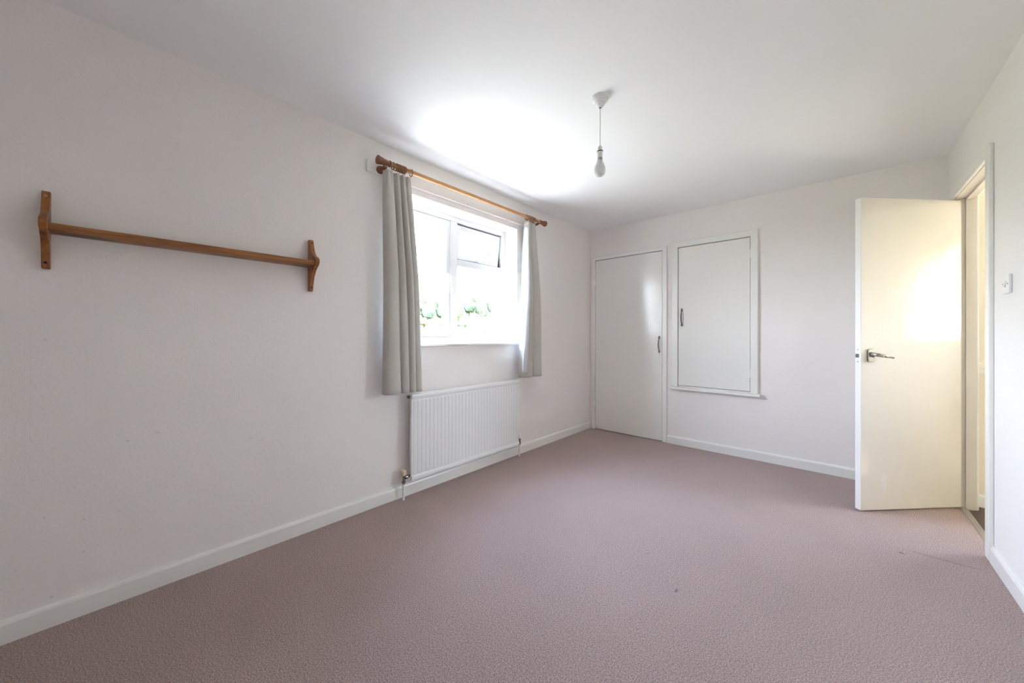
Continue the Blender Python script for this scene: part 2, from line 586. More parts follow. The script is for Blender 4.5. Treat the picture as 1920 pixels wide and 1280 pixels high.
def casing(name, axis_x, wall, sgn, a0, a1, ztop, w, t, label, zbot=0.0):
    """picture-frame moulding round an opening a0..a1, height ztop"""
    bm = B()
    d0, d1 = sorted((wall, wall + sgn * t))
    u = [(a0 - w, zbot), (a0, zbot), (a0, ztop), (a1, ztop), (a1, zbot), (a1 + w, zbot), (a1 + w, ztop + w), (a0 - w, ztop + w)]
    prism(bm, u, 1 if axis_x else 0, d0, d1)
    return struct(name, bm, 'trim', label, 'door frame', bevel=0.005)


casing('trim_2', False, XR, -1, DY0 - 0.003, DY1 + 0.003, DZ + 0.003, 0.062, 0.018, 'white casing framing the open doorway beside the light switch')
casing('trim_3', False, HX0, 1, DY0 - 0.003, DY1 + 0.003, DZ + 0.003, 0.062, 0.012, 'white casing on the landing side of the open doorway')
casing('trim_4', True, YB, -1, C0 + 0.004, C1 - 0.004, CZ - 0.004, 0.044, 0.022, 'white casing round the tall cupboard door in the corner')
o = casing('trim_5', True, YB, -1, G0 + 0.004, G1 - 0.004, GZ1 - 0.004, 0.058, 0.024, 'white casing round the small cupboard hatch', zbot=0.592)
bm = B()
prism(bm, [(YB, 0.566), (YB - 0.046, 0.566), (YB - 0.052, 0.572), (YB - 0.052, 0.586), (YB - 0.046, 0.592), (YB, 0.592)], 0, -1.266, -0.505)
obj('sill', bm, 'trim', o)
# threshold strip
bm = B()
prism(bm, [(0.588, 0.0), (0.622, 0.0), (0.619, 0.004), (0.612, 0.006), (0.598, 0.006), (0.591, 0.004)], 1, DY0, DY1)
struct('trim_6', bm, 'alu', 'dull metal carpet strip across the doorway floor', 'threshold strip')


# ------------------------------------------------------------------ window
FX = XL - 0.155          # room face of the frame
FD = 0.065


def rail_frame(bm, x0, x1, y0, y1, z0, z1, w, wb=None):
    wb = wb or w
    box(bm, x0, x1, y0, y0 + w, z0, z1)
    box(bm, x0, x1, y1 - w, y1, z0, z1)
    box(bm, x0, x1, y0 + w, y1 - w, z0, z0 + wb)
    box(bm, x0, x1, y0 + w, y1 - w, z1 - w, z1)


MY0, MY1 = 1.868, 1.936      # mullion
TZ0, TZ1 = 1.690, 1.750      # transom
bm = B()
fw = 0.048
rail_frame(bm, FX - FD, FX, WY0 - 0.005, WY1 + 0.005, WZ0 - 0.005, WZ1 + 0.005, fw, 0.052)
box(bm, FX - FD, FX, MY0, MY1, WZ0 + 0.047, WZ1 - 0.043)
box(bm, FX - FD, FX, MY1, WY1 - 0.043, TZ0, TZ1)
win = struct('window_1', bm, 'upvc', 'white double glazed window with a small top vent ajar', 'window', bevel=0.004)


def bead(bm, y0, y1, z0, z1, x, w=0.016, d=0.012):
    """sloping glazing bead round a pane: inner edge lower than outer"""
    o = [(y0, z0), (y1, z0), (y1, z1), (y0, z1)]
    i = [(y0 + w, z0 + w), (y1 - w, z0 + w), (y1 - w, z1 - w), (y0 + w, z1 - w)]
    vo = [bm.verts.new((x, *p)) for p in o]
    vi = [bm.verts.new((x - d, *p)) for p in i]
    wo = [bm.verts.new((x - d - 0.012, *p)) for p in o]
    wi = [bm.verts.new((x - d - 0.012, *p)) for p in i]
    for k in range(4):
        k2 = (k + 1) % 4
        bm.faces.new((vo[k], vo[k2], vi[k2], vi[k]))
        bm.faces.new((vi[k], vi[k2], wi[k2], wi[k]))
        bm.faces.new((wo[k], wo[k2], wi[k2], wi[k]))
        bm.faces.new((wo[k], wo[k2], vo[k2], vo[k]))


# fixed lower right light
bm = B()
ry0, ry1, rz0, rz1 = MY1, WY1 - 0.043, WZ0 + 0.047, TZ0
bead(bm, ry0, ry1, rz0, rz1, FX - 0.004, 0.018, 0.014)
bd = obj('glazing_bead', bm, 'upvc', win)
obj('pane', boxes((FX - 0.032, FX - 0.027, ry0 + 0.004, ry1 - 0.004, rz0 + 0.004, rz1 - 0.004)), 'glass', win)


def sash(name, y0, y1, z0, z1, label, x1, tilt=0.0):
    """outward opening sash set in the frame; tilt swings the bottom outwards"""
    w = 0.042
    bm = B()
    piv = Vector((FX - 0.04, 0, z1))
    rot = Matrix.Translation(piv) @ Matrix.Rotation(R(tilt), 4, 'Y') @ Matrix.Translation(-piv)
    rail_frame(bm, x1 - 0.05, x1, y0, y1, z0, z1, w)
    bmesh.ops.transform(bm, matrix=rot, verts=bm.verts[:])
    s = obj(name, bm, 'upvc', win, bevel=0.004)
    s['label'] = label
    bm = B()
    bead(bm, y0 + w, y1 - w, z0 + w, z1 - w, x1 - 0.004, 0.016, 0.014)
    bmesh.ops.transform(bm, matrix=rot, verts=bm.verts[:])
    obj('glazing_bead', bm, 'upvc', s)
    bm = boxes((x1 - 0.034, x1 - 0.030, y0 + w - 0.005, y1 - w + 0.005, z0 + w - 0.005, z1 - w + 0.005))
    bmesh.ops.transform(bm, matrix=rot, verts=bm.verts[:])
    obj('pane', bm, 'glass', s)
    bm = B()
    rail_frame(bm, x1 - 0.036, x1 - 0.027, y0 + w + 0.0145, y1 - w - 0.0145, z0 + w + 0.0145, z1 - w - 0.0145, 0.004)
    bmesh.ops.transform(bm, matrix=rot, verts=bm.verts[:])
    obj('gasket', bm, 'upvc_dark', s)
    return s, rot


oy0, oy1, oz0, oz1 = WY0 - 0.005 + fw, MY0, WZ0 + 0.047, WZ1 - 0.043
cs, _ = sash('casement_sash', oy0 + 0.003, oy1 - 0.003, oz0 + 0.003, oz1 - 0.003, 'tall side-hung casement sash', FX - 0.006)
vs, vrot = sash('vent_sash', MY1 + 0.005, WY1 - 0.052, TZ1 + 0.004, oz1 - 0.010, 'small top-hung vent standing ajar', FX - 0.012, tilt=6.0)
bm = B()
rail_frame(bm, FX - FD, FX - FD + 0.006, oy0, oy1, oz0, oz1, 0.006)
rail_frame(bm, FX - FD, FX - 0.035, MY1, WY1 - 0.043, TZ1, oz1, 0.012)  # frame gaskets, black also to paint the shade inside the sash gaps
obj('gasket', bm, 'upvc_dark', win)
bm = B()
rail_frame(bm, FX - 0.036, FX - 0.030, ry0 + 0.0165, ry1 - 0.0165, rz0 + 0.0165, rz1 - 0.0165, 0.004)
obj('gasket', bm, 'upvc_dark', bd)
# casement handle: backplate and lever
hy = MY0 - 0.024
bm = B()
box(bm, FX - 0.007, FX + 0.014, hy - 0.012, hy + 0.012, 1.545, 1.615)
h1 = obj('handle', bm, 'plastic', cs, bevel=0.004, smooth=True)
bm = B()
tube(bm, [(FX + 0.012, hy, 1.58), (FX + 0.042, hy, 1.58), (FX + 0.050, hy + 0.002, 1.566), (FX + 0.050, hy + 0.004, 1.50), (FX + 0.046, hy + 0.005, 1.452)],
     [0.008, 0.008, 0.0075, 0.0065, 0.005], 10)
h2 = obj('lever', bm, 'goldh', cs, smooth=True)
# vent handle: lever lying diagonally across the bottom rail
bm = B()
zc = TZ1 + 0.030
box(bm, FX - 0.013, FX + 0.006, 2.150, 2.225, zc - 0.012, zc + 0.012)
tube(bm, [(FX, 2.19, zc), (FX + 0.035, 2.19, zc), (FX + 0.04, 2.205, zc + 0.010), (FX + 0.04, 2.29, zc + 0.068)], [0.009, 0.009, 0.009, 0.007], 10)
bmesh.ops.transform(bm, matrix=vrot, verts=bm.verts[:])
obj('handle', bm, 'plastic', vs, smooth=True)
# friction stay of the vent at its right side
bm = B()
box(bm, FX - 0.03, FX - 0.012, WY1 - 0.050, WY1 - 0.043, TZ1 + 0.005, TZ1 + 0.09)
obj('friction_stay', bm, 'steel', win)
# inner sill board and painted reveal
bm = B()
prism(bm, [(FX - 0.004, WZ0 - 0.022), (XL + 0.022, WZ0 - 0.022), (XL + 0.027, WZ0 - 0.016), (XL + 0.027, WZ0 - 0.004), (XL + 0.022, WZ0), (FX - 0.004, WZ0)], 1, WY0, WY1)
obj('window_sill', bm, 'sill', win)

# ------------------------------------------------------------------ curtain pole on a white batten
PX, PZ = XL + 0.092, 2.202
t = thing('pole_batten', 'long flat white batten screwed above the window behind the curtain pole', 'batten', (XL, 1.9, 2.146))
bm = boxes((XL, XL + 0.018, 1.066, 2.79, 2.146, 2.220))
obj('board', bm, 'trim', t, bevel=0.002)
for y in (1.16, 1.9, 2.7):
    bm = B()
    lathe(bm, [(0.004, 0), (0.004, 0.0008), (0, 0.001)], (XL + 0.018, y, 2.158), (1, 0, 0), 12)
    obj('screw', bm, 'steel', t)
t = thing('curtain_pole', 'honey wooden curtain pole with red-brown trumpet finials above the window', 'curtain pole', (XL + 0.02, 1.96, 2.17))
bm = B()
lathe(bm, [(0.0145, 0), (0.0145, 1.60)], (PX, 1.165, PZ), (0, 1, 0), 24)
obj('rod', bm, 'rod', t, smooth=True)
for y, s in ((1.186, -1), (2.742, 1)):
    bm = B()
    lathe(bm, [(0.016, 0), (0.0195, 0.002), (0.0205, 0.007), (0.0195, 0.012), (0.0165, 0.014), (0.0165, 0.018), (0.0175, 0.03), (0.021, 0.055), (0.0255, 0.080),
               (0.0275, 0.086), (0.027, 0.090), (0.022, 0.093), (0, 0.094)], (PX, y, PZ), (0, s, 0), 28)
    obj('finial', bm, 'mahog', t, smooth=True)
for y in (1.150, 2.715):
    bm = B()
    lathe(bm, [(0.024, 0), (0.0255, 0.004), (0.025, 0.010), (0.021, 0.022), (0.014, 0.036), (0.0115, 0.046), (0.0125, 0.058), (0.0125, 0.074), (0.010, 0.079), (0, 0.080)],
          (XL + 0.0185, y, PZ - 0.0275), (1, 0, 0), 24)
    obj('bracket', bm, 'mahog', t, smooth=True)


# ------------------------------------------------------------------ curtains
def pleat_path(widths, seedv):
    """one horizontal section, s in 0..1 -> (x offset, y) with n rounded folds"""
    rnd = random.Random(seedv)
    w = list(widths)
    n = len(w)
    tot = sum(w)
    edges = [0]
    for q in w:
        edges.append(edges[-1] + q / tot)
    amp = [rnd.uniform(0.75, 1.15) for _ in range(n)]
    return edges, amp


def curtain(name, label, widths, seedv, ytop, ybot, ztop, zbot, curl, ring_ys, ring_tilts, group):
    t = thing(name, label, 'curtain', (PX, (ytop[0] + ytop[1]) / 2, zbot), group)
    n = len(widths)
    edges, amp = pleat_path(widths, seedv)
    NS, NT = n * 18 + 1, 46
    rnd = random.Random(seedv + 5)
    ph = [rnd.uniform(-0.5, 0.5) for _ in range(n)]
    def pos(u, v):
        # u along width, v 0 top 1 bottom
        k = min(n - 1, max(i for i in range(n) if u >= edges[i] - 1e-9))
        loc = (u - edges[k]) / (edges[k + 1] - edges[k])
        # broad front fold, narrow valley at the back
        wv = 0.5 - 0.5 * math.cos(2 * math.pi * loc)
        wv = wv ** 0.42
        d = (0.034 + 0.050 * min(1, v * 2.2)) * amp[k]
        if curl and u < curl:
            d = 0.0
        x = PX - 0.048 + d * wv + 0.010
        # sideways bulge so neighbouring folds overhang the valleys
        sl = math.sin(2 * math.pi * loc)
        bulge = 0.30 * (edges[k + 1] - edges[k]) * sl * min(1, v * 1.5 + 0.1)
        y0 = ytop[0] + (ybot[0] - ytop[0]) * (v ** 0.8)
        y1 = ytop[1] + (ybot[1] - ytop[1]) * (v ** 0.8)
        y = y0 + (y1 - y0) * (u - bulge * 0.8)
        # pinch pleat: three small gathers on the heading
        if v < 0.10:
            pin = (1 - v / 0.10) * 0.5
            x += pin * 0.010 * math.cos(6 * math.pi * loc)
        x += 0.006 * math.sin(5.0 * v + 9 * u + ph[k]) * v
        y += 0.006 * math.sin(4.0 * v + 7 * u + ph[k] * 3) * v
        if curl and u < curl:
            # leading edge curls into the room and shows the lining
            c = 1 - u / curl
            x += (0.060 + 0.055 * min(1, 2 * v)) * c ** 0.8
            y += (y1 - y0) * curl * 1.02 * c
        z = ztop + (zbot - ztop) * v
        if v > 0.93 and curl and u < curl:
            z += 0.03 * (v - 0.93) / 0.07
        return Vector((x, y, z))
    for nm, mk, off, th in (('fabric', 'curtain', 0.0, 0.003), ('lining', 'lining', -0.0045, 0.0015)):
        bm = B()
        g = []
        for j in range(NT):
            v = j / (NT - 1)
            vv = v if nm == 'fabric' else 0.03 + 0.945 * v
            row = []
            for i in range(NS):
                u = i / (NS - 1)
                if nm == 'lining':
                    u = 0.01 + 0.98 * u
                p = pos(u, vv)
                q0, q1 = pos(max(0, u - 0.004), vv), pos(min(1, u + 0.004), vv)
                tg = (q1 - q0).normalized()
                nn = Vector((tg.y, -tg.x, 0))       # room side when walking towards +y
                if nm == 'lining':
                    p = p + nn * (off + 0.0018 * math.sin(vv * 85 + 6 * noise.noise(Vector((u * 9, vv * 11, 2)))) * (1 if u < 0.3 else 0.3))
                row.append(bm.verts.new(p))
            g.append(row)
        for j in range(NT - 1):
            for i in range(NS - 1):
                bm.faces.new((g[j][i], g[j][i + 1], g[j + 1][i + 1], g[j + 1][i]))
        o = obj(nm, bm, mk, t, smooth=True)
        for p in o.data.polygons:
            p.use_smooth = True
        s = o.modifiers.new('solid', 'SOLIDIFY')
        s.thickness = th
        s.offset = 0
    for y, tl in zip(ring_ys, ring_tilts):
        bm = B()
        ax = Vector((math.sin(tl) * 0.6, math.cos(tl), math.sin(tl * 1.7) * 0.3))
        torus(bm, (PX, y, PZ - 0.0048), ax, 0.0215, 0.0032)
        c = Vector((PX, y, PZ - 0.030))
        torus(bm, c, (1, 0, 0), 0.0032, 0.0010, 10, 5)
        obj('curtain_ring', bm, 'ring', t, smooth=True)
    return t


rl = [1.202, 1.222, 1.2375, 1.2455, 1.2535, 1.262, 1.2705, 1.279, 1.288, 1.336]
curtain('curtain', 'oatmeal woven curtain bunched above the radiator valve with the cream cap', (1.55, 0.85, 0.75, 0.95), 11, (1.150, 1.345), (1.158, 1.414), 2.166, 0.728, 0.0,
        rl, [0.06, -0.05, 0.05, -0.08, 0.02, 0.09, -0.04, 0.03, -0.06, 0.1], 'curtains at the bedroom window')
rr = [2.545, 2.566, 2.585, 2.600, 2.618, 2.640, 2.66]
curtain('curtain', 'pale curtain showing its puckered white lining, hanging nearer the tall cupboard door', (1.1, 0.85, 1.05), 23, (2.470, 2.700), (2.325, 2.742), 2.166, 0.728, 1.1 / 3.0,
        rr, [0.35, -0.1, 0.08, -0.05, 0.06, -0.08, 0.05], 'curtains at the bedroom window')

# ------------------------------------------------------------------ shelf
t = thing('wall_shelf', 'narrow varnished pine wall shelf with two shaped end brackets', 'shelf', (XL, 0.285, 1.35))
bm = B()
fx = XL + 0.103
prism(bm, [(XL + 0.002, 1.4865), (fx - 0.006, 1.4865), (fx - 0.001, 1.490), (fx + 0.001, 1.4995), (fx - 0.001, 1.509), (fx - 0.006, 1.5125), (XL + 0.002, 1.5125)], 1, -0.165, 0.733)
obj('plank', bm, 'pine_y', t, smooth=True)


def bracket_poly():
    pts = [(XL, 1.352), (XL + 0.024, 1.352)]
    ctl = [(0.026, 1.358), (0.034, 1.40), (0.046, 1.43), (0.066, 1.457), (0.092, 1.478), (0.112, 1.490), (0.121, 1.503), (0.120, 1.517), (0.110, 1.529),
           (0.092, 1.538), (0.072, 1.549), (0.056, 1.566), (0.044, 1.590), (0.034, 1.618), (0.028, 1.636)]
    pts += [(XL + a, z) for a, z in ctl]
    pts += [(XL + 0.026, 1.641), (XL, 1.641)]
    return pts


for y0 in (-0.185, 0.731):
    bm = B()
    prism(bm, bracket_poly(), 1, y0, y0 + 0.021)
    br = obj('bracket', bm, 'pine_z', t, smooth=True, bevel=0.003)
    for z, a in ((1.3735, 0.030), (1.622, 0.0335)):
        bm = B()
        lathe(bm, [(0.0048, -0.002), (0.0048, 0.0006), (0.003, 0.0012), (0, 0.0012)], (XL + a, y0 + 0.0105, z), (1, 0, -0.25 if z < 1.5 else 0.25), 12)
        obj('screw', bm, 'steel' if (z > 1.5 and y0 < 0) else 'black', br)  # black heads put the shade of the recessed screw holes into colour

# ------------------------------------------------------------------ radiator
RX, RY0, RY1, RZ0, RZ1 = XL + 0.088, 1.350, 2.458, 0.118, 0.712
t = thing('radiator', 'white single-panel ribbed radiator on the wall under the window', 'radiator', (XL + 0.05, 1.9, 0.0))
bm = B()
box(bm, RX - 0.022, RX - 0.005, RY0, RY1, RZ0, RZ1)
# rolled top and bottom rails, flat side margins
for z0, z1 in ((RZ0, RZ0 + 0.036), (RZ1 - 0.040, RZ1)):
    prism(bm, [(RX - 0.006, z0 + 0.001), (RX + 0.001, z0 + 0.005), (RX + 0.003, (z0 + z1) / 2), (RX + 0.001, z1 - 0.005), (RX - 0.006, z1 - 0.001)], 1, RY0 + 0.001, RY1 - 0.001)
nr = 33
pitch = (RY1 - RY0 - 0.02) / nr
for k in range(nr):
    a, b_ = RY0 + 0.010 + k * pitch + 0.0025, RY0 + 0.010 + (k + 1) * pitch - 0.0025
    z0, z1 = RZ0 + 0.038, RZ1 - 0.042
    lo = [bm.verts.new((RX - 0.0055, y, z)) for y, z in ((a, z0), (b_, z0), (b_, z1), (a, z1))]
    hi = [bm.verts.new((RX - 0.0022, y, z)) for y, z in ((a + 0.005, z0 + 0.012), (b_ - 0.005, z0 + 0.012), (b_ - 0.005, z1 - 0.012), (a + 0.005, z1 - 0.012))]
    for q in range(4):
        bm.faces.new((lo[q], lo[(q + 1) % 4], hi[(q + 1) % 4], hi[q]))
    bm.faces.new(hi)
obj('panel', bm, 'radiator', t, bevel=0.0015)
bm = boxes((RX - 0.058, RX - 0.0225, RY0 + 0.02, RY1 - 0.02, RZ0 + 0.04, RZ1 - 0.04))
obj('convector', bm, 'radiator', t)
for y in (RY0 + 0.16, RY1 - 0.16):
    obj('mounting_bracket', boxes((XL + 0.001, RX - 0.03, y - 0.015, y + 0.015, RZ0 + 0.06, RZ1 - 0.08)), 'radiator', t)
bm = B()
lathe(bm, [(0.009, 0), (0.009, 0.008), (0.0125, 0.008), (0.0125, 0.016), (0.008, 0.017), (0.0055, 0.022), (0, 0.022)], (RX - 0.03, RY0 + 0.004, RZ1 - 0.024), (0, -1, 0), 6)
obj('bleed_plug', bm, 'brass', t)


def valve(y, s, cap_mat, label, ztop):
    vx = RX - 0.032
    bm = B()
    zc = 0.150
    # body, compression nuts, tail into the radiator
    lathe(bm, [(0.0095, 0), (0.0095, 0.006), (0.014, 0.006), (0.014, 0.020), (0.010, 0.021), (0.010, 0.046), (0.0115, 0.048), (0.0115, 0.058)], (vx, y, zc - 0.042), (0, 0, 1), 12)
    lathe(bm, [(0.008, 0), (0.008, 0.010), (0.0135, 0.011), (0.0135, 0.026), (0.009, 0.027), (0.009, 0.046)], (vx, y, zc), (0, s, 0), 12)
    o = obj('valve', bm, 'chrome', t, smooth=True)
    o['label'] = label
    bm = B()
    lathe(bm, [(0.0145, 0), (0.0165, 0.003), (0.0165, ztop - 0.004), (0.0135, ztop), (0, ztop)], (vx, y, zc + 0.0165), (0, 0, 1), 20)
    obj('cap', bm, cap_mat, o, smooth=True)
    bm = B()
    lathe(bm, [(0.0078, 0), (0.0078, zc - 0.042)], (vx, y, 0.0), (0, 0, 1), 16)
    obj('pipe', bm, 'trim', o, smooth=True)


valve(RY0 - 0.042, 1, 'cream_plastic', 'chrome valve with a yellowed cream cap', 0.036)
valve(RY1 + 0.040, -1, 'plastic', 'chrome valve with a white cap', 0.040)

# ------------------------------------------------------------------ cupboard doors
def pull(parent, x, zc, length, y):
    """bow handle with beaded ends"""
    bm = B()
    h = length / 2
    pts, rad = [], []
    for k in range(17):
        a = -1 + 2 * k / 16
        pts.append((x, y - 0.024 * math.cos(a * math.pi / 2) ** 0.8 - 0.004, zc + a * h * 0.72))
        rad.append(0.0042 + 0.0020 * math.cos(a * math.pi / 2))
    tube(bm, pts, rad, 10)
    for s in (-1, 1):
        lathe(bm, [(0.0045, 0), (0.0085, 0.004), (0.0085, 0.010), (0.005, 0.014), (0.008, 0.020), (0.008, 0.026), (0.004, 0.030), (0, 0.031)],
              (x, y - 0.005, zc + s * (h - 0.032)), (0, 0, s), 12)
        lathe(bm, [(0.0075, 0), (0.0075, 0.005)], (x, y, zc + s * (h - 0.022)), (0, -1, 0), 12)
    return obj('handle', bm, 'iron', parent, smooth=True)


def hinges(parent, x, zs, y):
    for z in zs:
        bm = B()
        lathe(bm, [(0.005, 0), (0.005, 0.075)], (x, y - 0.003, z - 0.0375), (0, 0, 1), 10)
        box(bm, x - 0.012, x + 0.012, y - 0.003, y + 0.001, z - 0.036, z + 0.036)
        obj('hinge', bm, 'trim', parent)


FY = YB - 0.012
bm = boxes((C0 + 0.008, C1 - 0.008, FY, FY + 0.034, 0.008, CZ - 0.009))
d2 = struct('door_2', bm, 'leaf', 'tall flat white cupboard door in the room corner', 'door', bevel=0.002)
pull(d2, -1.389, 1.018, 0.180, FY)
hinges(d2, C0 + 0.0065, (1.74, 0.30), FY - 0.003)
bm = boxes((G0 + 0.008, G1 - 0.008, FY, FY + 0.034, GZ0 + 0.006, GZ1 - 0.009))
d3 = struct('door_3', bm, 'leaf', 'small flat white cupboard hatch with a ledge below it', 'door', bevel=0.002)
pull(d3, -1.166, 1.296, 0.182, FY)
hinges(d3, G1 - 0.0065, (1.855, 0.77), FY - 0.003)

# ------------------------------------------------------------------ open bedroom door
hinge = Vector((XR - 0.004, DY1 + 0.005, 0))   # knuckle on the room face of the lining
free = Vector((0.110, 3.165, 0))               # free corner of the landing-side face
DT = 0.036
tv = free - hinge
DW = math.sqrt(tv.length ** 2 - DT ** 2)
dv = (Matrix.Rotation(-math.atan2(DT, DW), 3, 'Z') @ tv).normalized()
nv = Vector((-dv.y, dv.x, 0))                 # landing-side face, seen from the room while the door stands open
DM = Matrix((dv, nv, Vector((0, 0, 1)))).transposed().to_4x4()
DM.translation = hinge + nv * DT
# local: x from hinge to free edge, y = 0 visible face, -DT back face
bm = B()
box(bm, 0.0, DW, -DT, 0, 0.010, 1.985, DM)
mm = M['door']
lp = lambda x, y, z: tuple(DM @ Vector((x, y, z)))
old = mm.node_tree.nodes['Principled BSDF'].inputs['Base Color'].links[0].from_socket
c = mixc(mm, mth(mm, 'MULTIPLY', blob(mm, lp(0.54, 0, 0.185), (0.022, 0.022, 0.055), 0.4), 0.55), old, (0.80, 0.78, 0.76))
c = mixc(mm, mth(mm, 'MULTIPLY', blob(mm, lp(0.02, 0, 0.75), (0.02, 0.02, 0.05), 0.4), 0.5), c, (0.79, 0.75, 0.69))
setcol(mm, c)
d1 = struct('door_1', bm, ['door', 'trim'], 'open flush cream gloss door with a chrome lever handle', 'door', bevel=0.002)
for p in d1.data.polygons:
    if p.normal.dot(dv) > 0.9 or p.normal.dot(nv) < -0.9:
        p.material_index = 1
# lever handle
HXL, HZ = DW - 0.062, 0.985
bm = B()
ro = [(-0.018, -0.038), (0.018, -0.038), (0.023, -0.030), (0.023, 0.034), (0.018, 0.042), (-0.018, 0.042), (-0.023, 0.034), (-0.023, -0.030)]
prism(bm, [(HXL + a, HZ + z) for a, z in ro], 1, 0.0005, 0.010, DM)
hp = obj('handle', bm, 'chrome', d1, smooth=True, bevel=0.003)
bm = B()
pts = [(HXL, 0.008, HZ + 0.01), (HXL, 0.040, HZ + 0.008), (HXL - 0.010, 0.050, HZ + 0.006), (HXL - 0.040, 0.052, HZ + 0.001), (HXL - 0.062, 0.052, HZ - 0.003), (HXL - 0.066, 0.052, HZ - 0.004), (HXL - 0.100, 0.050, HZ - 0.010), (HXL - 0.104, 0.049, HZ - 0.011)]
tube(bm, [DM @ Vector(p) for p in pts], [0.014, 0.012, 0.0115, 0.0105, 0.0100, 0.0072, 0.0062, 0.003], 12)
obj('lever', bm, 'chrome', hp, smooth=True)
# latch plate and bolt on the leading edge
bm = B()
box(bm, DW, DW + 0.0012, -DT / 2 - 0.011, -DT / 2 + 0.011, HZ - 0.05, HZ + 0.05, DM)
lt = obj('latch_plate', bm, 'plastic', d1)
bm = B()
prism(bm, [(DW + 0.001, -DT / 2 - 0.007), (DW + 0.010, -DT / 2 - 0.007), (DW + 0.002, -DT / 2 + 0.007), (DW + 0.001, -DT / 2 + 0.007)], 2, HZ - 0.012, HZ + 0.012, DM)
obj('latch_bolt', bm, 'steel', lt)
for z in (-0.038, 0.038):
    bm = B()
    lathe(bm, [(0.004, 0), (0.004, 0.0008), (0, 0.001)], DM @ Vector((DW + 0.0012, -DT / 2, HZ + z)), dv, 10)
    obj('screw', bm, 'steel', lt)

# ------------------------------------------------------------------ light switch
SY, SZ = 2.694, 1.344
t = thing('light_switch', 'white plastic single rocker light switch beside the doorway casing', 'light switch', (XR, SY, SZ - 0.043))
bm = boxes((XR - 0.011, XR, SY - 0.043, SY + 0.043, SZ - 0.043, SZ + 0.043))
obj('plate', bm, 'plastic', t, bevel=0.004)
bm = B()
prism(bm, [(XR - 0.0112, SZ - 0.016), (XR - 0.0175, SZ - 0.014), (XR - 0.0125, SZ + 0.015), (XR - 0.0112, SZ + 0.016)], 1, SY - 0.008, SY + 0.008)
obj('rocker', bm, 'plastic', t, bevel=0.001)
for s in (-1, 1):
    bm = B()
    lathe(bm, [(0.0035, 0), (0.0035, 0.0012), (0, 0.0014)], (XR - 0.011, SY + s * 0.030, SZ), (-1, 0, 0), 10)
    obj('screw', bm, 'steel', t)

# ------------------------------------------------------------------ pendant light
LX, LY = -0.929, 1.720
t = thing('pendant_light', 'bare bulb pendant on a white cord from a stepped ceiling rose', 'ceiling light', (LX, LY, H))
bm = B()
lathe(bm, [(0.046, 0), (0.046, 0.005), (0.043, 0.010), (0.039, 0.011), (0.038, 0.017), (0.035, 0.021), (0.031, 0.022), (0.030, 0.028), (0.027, 0.032), (0.022, 0.033),
           (0.021, 0.040), (0.015, 0.048), (0.009, 0.052), (0.004, 0.053)], (LX, LY, H), (0, 0, -1), 32)
obj('ceiling_rose', bm, 'rose', t, smooth=True)
bm = B()
lathe(bm, [(0.0055, 0.0505), (0.0055, 0.0545), (0.003, 0.055)], (LX, LY, H), (0, 0, -1), 16)
obj('cord_grip', bm, 'black', t, smooth=True)
bm = B()
tube(bm, [(LX, LY, H - 0.05), (LX + 0.0006, LY, H - 0.13), (LX - 0.0004, LY, H - 0.20), (LX, LY, H - 0.262)], 0.0023, 10)
obj('cord', bm, 'cord', t, smooth=True)
zt = H - 0.256
bm = B()
lathe(bm, [(0.006, 0), (0.0105, 0.003), (0.0125, 0.020), (0.0135, 0.026)], (LX, LY, zt), (0, 0, -1), 24)
lathe(bm, [(0.0152, 0.031), (0.0150, 0.060), (0.0145, 0.064)], (LX, LY, zt), (0, 0, -1), 24)
lh = obj('lamp_holder', bm, 'rose', t, smooth=True)
bm = B()
lathe(bm, [(0.0135, 0.026), (0.0162, 0.0265), (0.0162, 0.031), (0.015, 0.0312)], (LX, LY, zt), (0, 0, -1), 24)
obj('black_collar', bm, 'black', lh, smooth=True)
bm = B()
lathe(bm, [(0.0125, 0.058), (0.0125, 0.072), (0.0135, 0.074)], (LX, LY, zt), (0, 0, -1), 24)
obj('bulb_cap', bm, 'steel', t, smooth=True)
bm = B()
lathe(bm, [(0.0125, 0.0725), (0.0145, 0.080), (0.0165, 0.086), (0.022, 0.097), (0.0270, 0.110), (0.0292, 0.124), (0.0285, 0.136), (0.0240, 0.148), (0.0160, 0.156), (0.007, 0.1595), (0, 0.160)],
      (LX, LY, zt), (0, 0, -1), 32)
bo = obj('bulb', bm, 'bulb', t, smooth=True)

# ------------------------------------------------------------------ hillside seen through the window
VD = Vector((-0.775, 0.632, 0))
VS = Vector((0.632, 0.775, 0))


def ground_z(p):
    r = p.dot(VD)
    s = p.dot(VS)
    base = -3.2
    if r < 60:
        z = base - max(0, r - 10) * 0.04
    elif r < 110:
        z = base - 2.0 - 0.02 * (r - 60)
    else:
        q = r - 110
        z = -6.2 + 0.110 * q + 0.00041 * q * q
        z = min(z, 70 + (z - 70) * 0.2) if z > 70 else z
        z += 0.012 * s * min(1, q / 100)
    return z + (1.2 * noise.noise(p * 0.02) if r > 40 else 0)


bm = B()
rs = [-300, -150, -60, -20, 0, 20, 40, 55, 70] + [85 + 12 * k for k in range(34)] + [560, 700]
ss = [-500, -350] + [-250 + 20 * k for k in range(26)] + [350, 500]
grid = [[bm.verts.new((lambda q: (q.x, q.y, ground_z(q)))(VD * r + VS * s)) for s in ss] for r in rs]
for i in range(len(rs) - 1):
    for j in range(len(ss) - 1):
        bm.faces.new((grid[i][j], grid[i][j + 1], grid[i + 1][j + 1], grid[i + 1][j]))
o = struct('ground', bm, 'field', 'sunlit dry meadow sloping up beyond the window', 'meadow', smooth=True)

